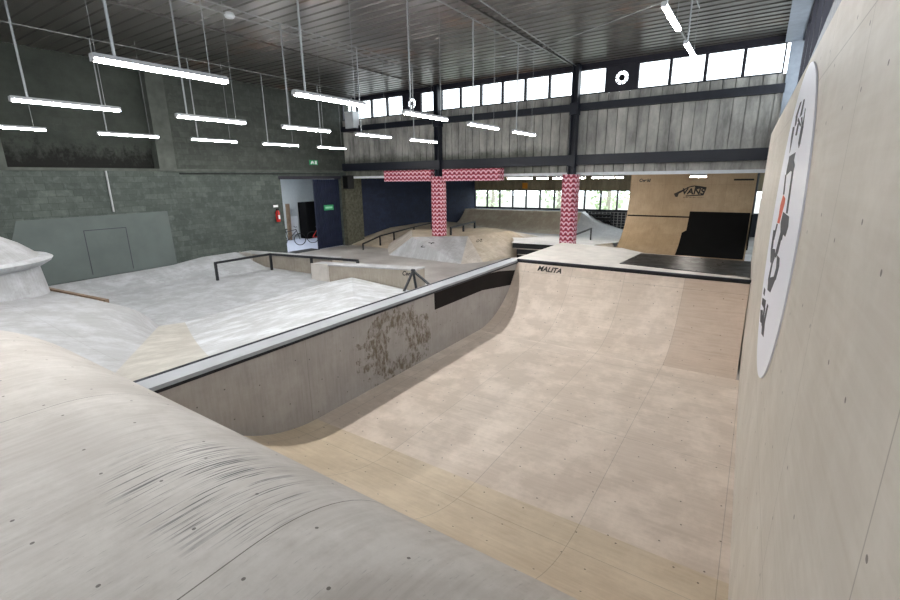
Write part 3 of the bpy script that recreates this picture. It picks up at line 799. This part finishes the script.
rail('flat_rail', 'short black flat rail right of the left pink column',
     FR, [(FR[0][0], FR[0][1]+.04, .8, 1.2), ((FR[0][0]+FR[1][0])/2, (FR[0][1]+FR[1][1])/2, .8, 1.2), (FR[1][0], FR[1][1]-.04, .8, 1.2)], .075)
# raised white plateau with open steps
p = thing('stepped_platform', 'white platform with open dark steps behind the bowl deck', 'platform', (-7, 18, 0))
def pz(y_): return .76 if y_ < 18.6 else max(.03, .76*(1-((y_-18.6)/8.4)**1.0))
rows = []
for y_, xa, xb in ((17.45, -8.45, -5.25), (18.0, -8.6, -5.25), (18.6, -8.9, -5.25), (20.5, -9.9, -5.2), (22.5, -10.6, -5.25), (24.5, -11.4, -5.25), (27.0, -12, -5.25)):
    rows.append([(xa+(xb-xa)*k/8, y_+.25*k/8*(1 if y_ < 18.5 else 0), pz(y_)) for k in range(9)])
mb = MB().grid(rows, [[(p_[0], p_[1]) for p_ in r_] for r_ in rows]); mb.build('deck', M['hallwhite'], p)
for k in range(3):
    o_ = .09*k; z_ = .745-.23*k; xl = -8.4+.24*k
    MB().prism([(xl, 17.47-o_), (-5.3, 17.72-o_), (-5.3, 18.1-o_), (xl, 17.85-o_)], 'xy', z_-.195, z_).build('riser', M['rubber'], p)
    MB().prism([(xl+.06, 17.43-o_), (-5.3, 17.68-o_), (-5.3, 17.9-o_), (xl+.06, 17.65-o_)], 'xy', z_-.225, z_-.197).build('step', M['ledgeply'], p)
MB().prism([(-8.3, 17.7), (-5.35, 17.9), (-5.35, 18.6), (-8.5, 18.6)], 'xy', 0, .5).build('frame_box', M['blackboard'], p)
rail('ledge_rail', 'small black rail on the white platform right of the right pink column',
     [(-6.55, 19.2, .92), (-6.6, 22.5, .98)], [(-6.55, 19.25, .6, .92), (-6.6, 22.45, .3, .98)], .06)
sb = MB()
rws = [[(-5.24, 17.9, .74), (-4.9, 18.3, .6), (-4.5, 18.9, .3), (-3.9, 19.6, .02)], [(-5.24, 19.5, .68), (-4.9, 19.6, .5), (-4.5, 19.8, .25), (-3.9, 20.1, .02)],
       [(-5.24, 21.2, .5), (-5.1, 21.1, .35), (-4.9, 21.0, .15), (-4.7, 20.9, .02)]]
sb.grid(rws, [[(p_[0], p_[1]) for p_ in r_] for r_ in rws])
tag(sb.build('side_bank', M['funtan']), 'small tan bank between the stepped platform and the tall ramp', 'ramp')
# back quarter with end transition
g = thing('back_quarter_pipe', 'wide pale quarter pipe under the hall windows, curved down at its right end', 'ramp', (-13, 29, 0))
rows = []; H = 1.2; Rb = 3.0
def qz(y_):
    t_ = max(0, y_-27.2); return min(H, Rb-math.sqrt(max(0, Rb*Rb-min(t_, 2.4)**2))) if t_ < 2.4 else H
ys = [27.2+.2*k for k in range(13)]+[29.9, 30.3]
xs_ = [-18.19+.5*k for k in range(18)]
def fx(x):
    t_ = max(0, (x+9.4)/4.2); t_ = min(1, t_); return (1-t_)**2.2
xs_ = [-18.19+(8.8)*k/8 for k in range(9)]+[-9.4+4.2*k/12 for k in range(1, 13)]
for y_ in ys: rows.append([(x, y_, .006+qz(y_)*fx(x)) for x in xs_])
mb = MB().grid([r_[:9] for r_ in rows], [[(p_[0], p_[1]) for p_ in r_[:9]] for r_ in rows])
mb.build('riding_surface', M['backply'], g)
mb = MB().grid([r_[8:] for r_ in rows], [[(p_[0], p_[1]) for p_ in r_[8:]] for r_ in rows])
mb.build('curved_end', M['hallwhite'], g)
mb = MB(); mb.box((-18.19, 30.28, 0), (-9.4, 30.5, H+.02)); mb.build('deck', M['white'], g)
MB().tube([(-18.1, 30.0, H+.01), (-9.4, 30.0, H+.01)], .035, 8).build('coping', M['steel'], g)
# pale floor sheets in the hall
fs = MB(); fs.box((-18.1, 24.0, -.01), (-.4, 30.9, .003)); fs.box((-5.2, 19.5, -.01), (3.9, 23.99, .003)); tag(fs.build('hall_floor', M['hallwhite']), 'white floor sheeting in the low hall under the windows', 'floor')
# mesh fence and dark bench stack beneath the hall windows
fe = thing('mesh_barrier', 'grey wire mesh barrier under the hall windows left of the tall ramp', 'barrier', (-8, 30.7, 0))
mb = MB()
for k in range(22): mb.box((-9.3+.15*k*1.6, 30.6, .1), (-9.27+.15*k*1.6, 30.62, 1.2))
for k in range(7): mb.box((-9.3, 30.6, .15+.17*k), (-4, 30.62, .17+.17*k))
mb.build('mesh', M['galv'], fe)
for x in (-9.3, -6.7, -4.1): MB().box((x-.03, 30.58, 0), (x+.03, 30.64, 1.25)).build('post', M['darksteel'], fe)
st = thing('slatted_rack', 'dark slatted rack beside the back quarter pipe', 'rack', (-8.4, 30.2, 0))
for k in range(4): MB().box((-9.1, 30.15, .25+.24*k), (-7.7, 30.45, .37+.24*k)).build('shelf', M['rubber'], st)
for x in (-9.1, -7.75): MB().box((x, 30.42, 0), (x+.06, 30.48, 1.2)).build('post', M['darksteel'], st)

# tall vert ramp
v = thing('vert_ramp', 'tall tan plywood vert wall with a winged shoe-brand logo', 'ramp', (-2.6, 23.5, 0))
YV = 23.55; Rv = 3.1; zc = 2.6
prof = [(YV-Rv*math.sin(math.radians(90-a_)), zc-zc*math.sin(math.radians(a_))) for a_ in []]
prof = []
for k in range(17):
    a_ = math.radians(90*k/16); prof.append((YV-Rv*(1-math.sin(a_)), .02+zc*(1-math.cos(a_))))
prof += [(YV, 3.0), (YV, 3.6)]
rows, uv = surf(prof, -5.15, -.15, 8)
mb = MB().grid(rows, uv); mb.build('riding_surface', M['tanply'], v)
MB().prism(prof+[(YV+.1, 3.6), (YV+.1, 0)], 'yz', -5.19, -5.152).build('side_panel', M['tanply'], v)
MB().box((-5.15, YV-.012, 1.56), (-2.5, YV+.01, 1.63)).build('joint_strip', M['blackboard'], v) if False else None
def vpt(z):      # y of the surface at height z
    for (a, b_), (c_, d_) in zip(prof, prof[1:]):
        if b_ <= z <= d_ and d_ > b_: return a+(c_-a)*(z-b_)/(d_-b_)
    return YV
MB().box((-5.15, vpt(1.6)-.03, 1.57), (-2.5, vpt(1.6)+.02, 1.63)).build('joint_strip', M['blackboard'], v)
# black lower section stands on the ramp face
mb = MB(); zs_ = [.15+.1*k for k in range(18)]
rows = [[(-2.66 if z < 1.0 else -2.5, vpt(z)-.05, z), (-.2, vpt(z)-.05, z)] for z in zs_]
mb.grid(rows, [[(p_[0], p_[2]) for p_ in r_] for r_ in rows])
mb.face([(-2.5, vpt(1.85)-.05, 1.85), (-.2, vpt(1.85)-.05, 1.85), (-.2, vpt(1.85)+.1, 1.85), (-2.5, vpt(1.85)+.1, 1.85)])
mb.build('black_lower_panel', M['blackplate'], v)
# logo shapes (crop pixel space -> wall)
def logo(poly, name='logo_print'):
    m = MB(); pts = []
    for u_, w_ in poly:
        px, py = 665+u_/11.25, 170+w_/11.25
        pts.append((LX(px), LZ(px, py)))
    m.prism(pts, 'xz', YV-.012, YV-.004); m.build(name, M['inkblack'], v)
def LX(px): return -3.26+(px-674)*.0396
def LZ(px, py): return 2.957-(py-186)*.0437+(px-690)*.0015
for poly in ([(100,262),(215,212),(212,236),(160,262),(146,302),(122,297)],
             [(215,214),(250,192),(290,180),(332,175),(332,187),(292,192),(255,203),(222,226)],
             [(332,176),(400,186),(468,200),(462,217),(405,208),(345,226)],
             [(455,212),(467,214),(442,290),(240,297),(242,286),(428,278)]):
    logo(poly)
text_mesh('logo_word', 'VANS', .36, M['inkblack'], v, (LX(665+320/11.25), YV-.008, LZ(665+320/11.25, 170+245/11.25)), (1, 0, 0), (0, 0, 1), .002, .15, .012)
text_mesh('logo_tag_line', 'OFF THE WALL', .125, M['inkblack'], v, (LX(665+330/11.25), YV-.008, LZ(665+330/11.25, 170+322/11.25)), (1, 0, 0), (0, 0, 1), .002, .1, .008)
text_mesh('painted_lettering', 'Cwald', .19, M['inkblack'], v, (-4.57, YV-.008, 3.21), (1, 0, 0), (0, 0, 1), .002, .1, .01)
MB().box((-.98, YV-.014, 3.18), (-.25, YV-.004, 3.25)).build('dark_lettering_strip', M['inkblack'], v)
MB().tube([(-.12, YV-.6, 1.8), (-.12, YV-.6, 3.5)], .04, 8).build('safety_post', M['black'], v)
MB().box((-.16, YV-1.2, .4), (-.1, YV-.6, 1.85)).build('side_frame', M['blackplate'], v)

# ------------------------------------------------------------------ left wall fittings
pn = thing('boarded_panel', 'large grey green boarded panel at the foot of the left wall', 'panel', (XL+.02, 6.5, 0))
MB().prism([(3.6, .3), (8.6, .37), (8.56, 2.36), (4.3, 2.34)], 'yz', XL, XL+.035).build('board', M['panelgrey'], pn)
mb = MB()
for a, b_, c_, d_ in ((5.88, .45, 5.9, 1.9), (7.1, .45, 7.12, 1.9), (5.88, 1.89, 7.12, 1.91)): mb.box((XL+.035, a, b_), (XL+.039, c_, d_))
mb.build('hatch_joint', M['frame'], pn)
t = MB().tube([(XL+.05, 6.84, 3.78), (XL+.05, 6.84, 2.45)], .03, 8).build('wall_conduit', M['galv']); tag(t, 'thin grey conduit on the left wall above the boarded panel', 'pipe')
t = MB().tube([(XL+.06, 9.2, 3.7), (XL+.06, 17.2, 3.7)], .022, 6).build('wall_cable', M['rubber']); tag(t, 'dark cable running along the left wall ledge', 'cable')
# extinguisher
ey_ = 13.22
x = thing('fire_extinguisher', 'red fire extinguisher hanging on the left wall beside the loading door', 'fire extinguisher', (XL+.1, ey_, 1.55))
MB().lathe([(.001, 1.6), (.08, 1.6), (.09, 1.65), (.09, 2.0), (.06, 2.08), (.03, 2.12), (.001, 2.12)], (XL+.12, ey_, 0), 16).build('cylinder', M['red'], x)
MB().box((XL, ey_-.05, 1.95), (XL+.05, ey_+.05, 2.05)).build('bracket', M['rubber'], x)
MB().box((XL+.08, ey_-.05, 2.12), (XL+.2, ey_+.03, 2.19)).build('valve_handle', M['rubber'], x)
MB().tube([(XL+.16, ey_-.03, 2.14), (XL+.24, ey_-.1, 1.98), (XL+.2, ey_-.08, 1.7)], .014, 6).build('hose', M['rubber'], x)
MB().box((XL+.2, ey_-.04, 1.72), (XL+.213, ey_+.05, 1.9)).build('label_plate', M['signwhite'], x)
t = MB().box((XL+.0, ey_-.1, 2.24), (XL+.015, ey_+.14, 2.34)).build('wall_sign', M['signwhite']); tag(t, 'small white sign on the left wall above the fire extinguisher', 'sign')
# exit sign on wall
x = thing('exit_sign', 'small green and white emergency exit sign high on the left wall', 'sign', (XL+.02, 15.6, 4.1))
MB().box((XL, 15.36, 4.12), (XL+.03, 15.86, 4.34)).build('plate', M['green'], x)
MB().prism([(15.42, 4.16), (15.5, 4.16), (15.56, 4.22), (15.6, 4.16), (15.64, 4.16), (15.6, 4.26), (15.55, 4.31), (15.48, 4.29), (15.44, 4.24)], 'yz', XL+.03, XL+.034).build('running_figure', M['signwhite'], x)
MB().prism([(15.68, 4.15), (15.8, 4.15), (15.8, 4.31), (15.68, 4.31)], 'yz', XL+.03, XL+.034).build('door_mark', M['signwhite'], x)
# sliding door
dr = MB(); y = 15.55
while y < 17.2:
    dr.box((XL-.12, y, .03), (XL-.04, y+.07, 3.44)); dr.box((XL-.16, y+.07, .03), (XL-.09, y+.14, 3.44)); y += .14
dd = struct(dr.build('door_1', M['doorblue']))
x = thing('exit_plate', 'green rectangular exit plate on the dark corrugated sliding door', 'sign', (XL-.03, 16.4, 1.95))
MB().box((XL-.04, 16.08, 1.92), (XL-.02, 16.7, 2.18)).build('plate', M['green'], x)
MB().box((XL-.02, 16.16, 2.0), (XL-.018, 16.62, 2.1)).build('pictogram', M['pictogram'], x)
struct(MB().box((XL-.2, DY0-.1, DZ-.02), (XL+.03, DY1+.05, DZ+.12)).build('trim_15', M['frame']))
# side room behind the door
struct(MB().box((-23.2, 11.5, 0), (-23, 20.5, 4)).build('wall_room_far', M['roomwhite']))
struct(MB().box((-23.2, 20.4, 0), (-18.6, 20.6, 4)).build('wall_room_right', M['roomwhite']))
struct(MB().box((-23.2, 11.4, 0), (-18.6, 11.6, 4)).build('wall_room_left', M['roomwhite']))
struct(MB().box((-23.2, 11.4, 3.9), (-18.6, 20.6, 4.1)).build('ceiling_room', M['roomwhite']))
struct(MB().box((-23.1, 11.5, 0), (-18.3, 20.5, .01)).build('floor_room', M['roomfloor']))
t = MB().box((-18.9, 14.1, .012), (-18.2, 15.6, .02)).build('door_mat', M['rubber']); tag(t, 'dark door mat in the loading door opening', 'mat')
dv = thing('storage_cabinet', 'tall dark cabinet in the side room behind the bicycles', 'cabinet', (-22.3, 18.9, 0))
MB().box((-22.9, 18.2, 0.01), (-22.2, 20.2, 2.15)).build('body', M['blackplate'], dv)
MB().box((-22.2, 18.25, .1), (-22.17, 19.18, 2.1)).build('door', M['blackplate'], dv); MB().box((-22.2, 19.22, .1), (-22.17, 20.15, 2.1)).build('door', M['blackplate'], dv)
tb = MB().prism([(17.15, .01), (17.38, .01), (17.42, 2.1), (17.2, 2.1)], 'yz', -22.75, -22.65).build('timber_board', M['timber']); tag(tb, 'upright timber board leaning in the side room', 'board')
wb = MB().box((-22.95, 17.45, .3), (-22.9, 18.1, 1.35)).build('white_poster_board', M['signwhite']); tag(wb, 'white board standing on the side room wall beside the cabinet', 'board')
def bike(x, y, a, label, fr):
    t = thing('bicycle', label, 'bicycle', (x, y, .01))
    ca, sa = math.cos(a), math.sin(a)
    P_ = lambda u_, z_: (x+ca*u_, y+sa*u_, z_)
    for u_ in (-.5, .5):
        m = MB(); pts = [P_(u_+.31*math.cos(2*math.pi*k/20), .33+.31*math.sin(2*math.pi*k/20)) for k in range(21)]
        m.tube(pts, .022, 6, False); wh = m.build('wheel', M['rubber'], t)
    m = MB()
    for p_, q_ in ((P_(-.5, .33), P_(-.12, .33)), (P_(-.5, .33), P_(-.2, .78)), (P_(-.12, .33), P_(-.22, .86)), (P_(-.12, .33), P_(.33, .78)), (P_(-.2, .76), P_(.32, .86)), (P_(.32, .9), P_(.5, .33))): m.tube([p_, q_], .02, 6)
    m.build('frame', M[fr], t)
    MB().box((x-ca*.22-.07, y-sa*.22-.07, .88), (x-ca*.22+.07, y-sa*.22+.07, .93)).build('saddle', M['rubber'], t)
    h0 = P_(.3, 1.0); MB().tube([(h0[0]-sa*.25, h0[1]+ca*.25, 1.02), P_(.3, .98), (h0[0]+sa*.25, h0[1]-ca*.25, 1.02)], .016, 6).build('handlebar', M['rubber'], t)
bike(-20.6, 15.7, 1.2, 'dark bicycle standing in the side room near its left wall', 'black')
bike(-20.2, 17.5, .9, 'red framed bicycle in front of the dark cabinet in the side room', 'red')
L = bpy.data.lights.new('room_lamp', 'AREA'); L.energy = 260; L.size = 1.5; L.color = (.92, .96, 1)
o = bpy.data.objects.new('room_lamp', L); C.objects.link(o); o.location = (-21, 15, 3.85)
# heater box at the corner
x = thing('heater_unit', 'pale grey heater box mounted high in the corner of the end wall', 'heater', (-17.3, 17.4, 5.8))
MB().box((-17.5, 17.2, 5.85), (-16.95, 17.62, 6.62)).build('casing', M['whitepaint'], x)
MB().box((-17.62, 17.25, 5.7), (-16.85, 17.72, 5.84)).build('bracket', M['frame'], x)
MB().tube([(-17.3, 17.5, 6.6), (-17.3, 17.5, 7.3)], .05, 8).build('flue', M['galv'], x)
x = thing('loudspeaker', 'black loudspeaker on the pier right of the loading door', 'loudspeaker', (-17.7, 17.5, 3.2))
MB().box((-17.95, 17.2, 2.95), (-17.55, 17.6, 3.62)).build('cabinet', M['rubber'], x); MB().box((-17.9, 17.18, 3.0), (-17.6, 17.2, 3.57)).build('grille', M['blackplate'], x)
x = MB().box((-9.5, 30.9, 2.6), (-9.1, 30.93, 3.0)).build('orange_sign', M['orange'])
x.location = (-6.0, 0, 0); x.location = (-4.7, 0, .05); tag(x, 'small orange sign on the boards above the hall windows', 'sign')

# ------------------------------------------------------------------ pendant strip lights
ZL, ZR = 4.71, 7.1
def lamp(x, y, z, ln=1.55, ztop=ZR, label='', group=None, src=None, name='strip_light'):
    if src: 
        o = copy_tree(src, (x, y, z)); o['label'] = label
        return o
    t = thing(name, label, 'lamp', (x, y, z), group)
    m = MB(); m.prism([(x-.05, z+.02), (x+.05, z+.02), (x+.035, z+.07), (x-.035, z+.07)], 'xz', y, y+ln); hsg = m.build('housing', M['housing'], t)
    for yy in (y-.015, y+ln): MB().box((x-.047, yy, z-.015), (x+.047, yy+.015, z+.06)).build('end_cap', M['housing'], hsg)
    m = MB(); m.prism([(x-.045, z+.02), (x-.045, z-.002), (x-.028, z-.018), (x+.028, z-.018), (x+.045, z-.002), (x+.045, z+.02)], 'xz', y+.02, y+ln-.02); m.build('diffuser', M['tube'], t)
    MB().tube([(x, y+.22, z+.06), (x, y+.22, ztop)], .017, 8).build('suspension_rod', M['galv'], t)
    MB().tube([(x, y+ln-.22, z+.06), (x, y+ln-.22, 7.29)], .0045, 5).build('suspension_wire', M['galv'], t)
    return t
G = 'strip lights hanging over the park'
src = None
rowsL = ((-6.3, (2.46, 5.14, 7.87, 10.42, 12.95), 'row nearest the bowl', ('nearest the camera', 'second from the camera', 'third from the camera', 'fourth from the camera', 'farthest from the camera')),
         (-10.3, (2.75, 5.35, 7.95, 10.55, 13.15), 'middle row', ('nearest the camera', 'second from the camera', 'third from the camera', 'fourth from the camera', 'farthest from the camera')),
         (-15.4, (3.1, 5.8, 8.35, 10.95, 13.5), 'row nearest the left wall', ('nearest the camera', 'second from the camera', 'third from the camera', 'fourth from the camera', 'farthest from the camera')))
for xr, ys_, rn, pos in rowsL:
    for y_, ps in zip(ys_, pos):
        lb = 'added unseen strip light hanging in the %s, %s' % (rn, ps)
        o = lamp(xr, y_, ZL, label=lb, group=G, src=src)
        if src is None: src = o
s2 = lamp(-1.7, 8.97, 6.08, ztop=7.1, label='lit strip light close under the ceiling above the bowl, nearer one', group='strip lights close under the ceiling')
for xr, rn in ((-6.3, 'row nearest the bowl'), (-10.3, 'middle row')):  # unseen lamps carrying the rows on, added to brighten the roll-over
    for y_, ps in ((-.5, 'first behind the camera'), (-3.15, 'second behind the camera'), (-5.8, 'third behind the camera')):
        lamp(xr, y_, ZL, label='added unseen strip light hanging in the %s, %s' % (rn, ps), src=src)
lamp(-1.7, 11.6, 6.08, label='lit strip light close under the ceiling above the bowl, farther one', src=s2)
# conduits
def conduit(pts, label, r_=.014):
    tag(MB().tube(pts, r_, 6).build('ceiling_conduit', M['galv']), label, 'pipe')
conduit([(-6.3, 1, ZR), (-6.3, 14.5, ZR)], 'grey conduit under the ceiling above the lamp row nearest the bowl')
conduit([(-10.3, 1, ZR), (-10.3, 14.6, ZR)], 'grey conduit under the ceiling above the middle lamp row')
conduit([(-10.85, 1, ZR+.05), (-10.85, 14.0, ZR+.05)], 'grey conduit with a junction box, left of the middle lamp row', .016)
conduit([(-15.4, -2, ZR), (-15.4, 16, ZR)], 'grey conduit under the ceiling above the lamp row nearest the left wall')
conduit([(-15.4, 14.2, ZR), (-10.85, 14.2, ZR), (-6.3, 14.2, ZR), (-1.7, 11.8, ZR)], 'cross conduit under the ceiling linking the lamp rows')
conduit([(-1.7, 6.5, 7.1), (-1.7, 13, 7.1)], 'conduit above the two strip lights close under the ceiling')
conduit([(-5.6, 6, 7.22), (-6.02, 17.3, 7.22)], 'dark cable under the ceiling running to the right pink column', .014)
t = MB().lathe([(.001, -.06), (.09, -.05), (.12, 0), (.09, .06), (.001, .07)], (-10.85, 7.2, ZR+.03), 16).build('smoke_detector', M['whitepaint']); tag(t, 'small round white detector on the ceiling conduit', 'detector')
# hall lamps
hs = None
for k, (x_, y_, ln) in enumerate(((-10.45, 21, 1.3), (-8.9, 21, .55), (-8.1, 21, .5), (-7.0, 21, .42), (-6.3, 21, .5), (-5.75, 21, .4), (-5.25, 21, .3), (-2.4, 21, .6), (-15.2, 18.6, 1.0))):
    if k == 0 or ln == 1.0 or k in (1,7): pass
    t = thing('hall_strip_light', ('lit hall strip light, %s' % ('leftmost and longest of the run between the pink columns', 'second along the run between the pink columns', 'third along the run, just left of the right pink column', 'just right of the right pink column', 'second right of the right pink column', 'third right of the right pink column', 'last before the tall ramp', 'above the winged logo on the tall ramp', 'far left by the blue wall')[k]), 'lamp', (x_, y_, 3.4), 'strip lights under the low hall ceiling')
    MB().box((x_, y_-.06, 3.38), (x_+ln, y_+.06, 3.5)).build('housing', M['housing'], t)
    MB().box((x_+.02, y_-.05, 3.335), (x_+ln-.02, y_+.05, 3.38)).build('diffuser', M['halltube'], t)
    MB().tube([(x_+ln/2, y_, 3.5), (x_+ln/2, y_, 3.63)], .01, 5).build('hanger', M['galv'], t)

# ------------------------------------------------------------------ world, camera, view
W = bpy.data.worlds.new('overcast sky'); sc.world = W; W.use_nodes = True
bg = W.node_tree.nodes['Background']; bg.inputs[0].default_value = (.90, .95, 1.0, 1); bg.inputs[1].default_value = 7.0
cam = bpy.data.cameras.new('camera'); co = bpy.data.objects.new('camera', cam); C.objects.link(co)
cam.sensor_width = 36; cam.lens = 456.725*36/900; cam.clip_start = .05; cam.clip_end = 300
yaw, pitch, roll = .586023, .259666, -.0120159
fwd = Vector((-math.sin(yaw)*math.cos(pitch), math.cos(yaw)*math.cos(pitch), -math.sin(pitch)))
rt = Vector((math.cos(yaw), math.sin(yaw), 0)); up = rt.cross(fwd)
r2 = rt*math.cos(roll)+up*math.sin(roll); u2 = -rt*math.sin(roll)+up*math.cos(roll)
Mx = Matrix((r2, u2, -fwd)).transposed().to_4x4(); Mx.translation = (0, 0, EYE); co.matrix_world = Mx
sc.camera = co
sc.view_settings.view_transform = 'Standard'; sc.view_settings.look = 'None'; sc.view_settings.gamma = 1
sc.view_settings.use_curve_mapping = False; sc.view_settings.exposure = -0.7
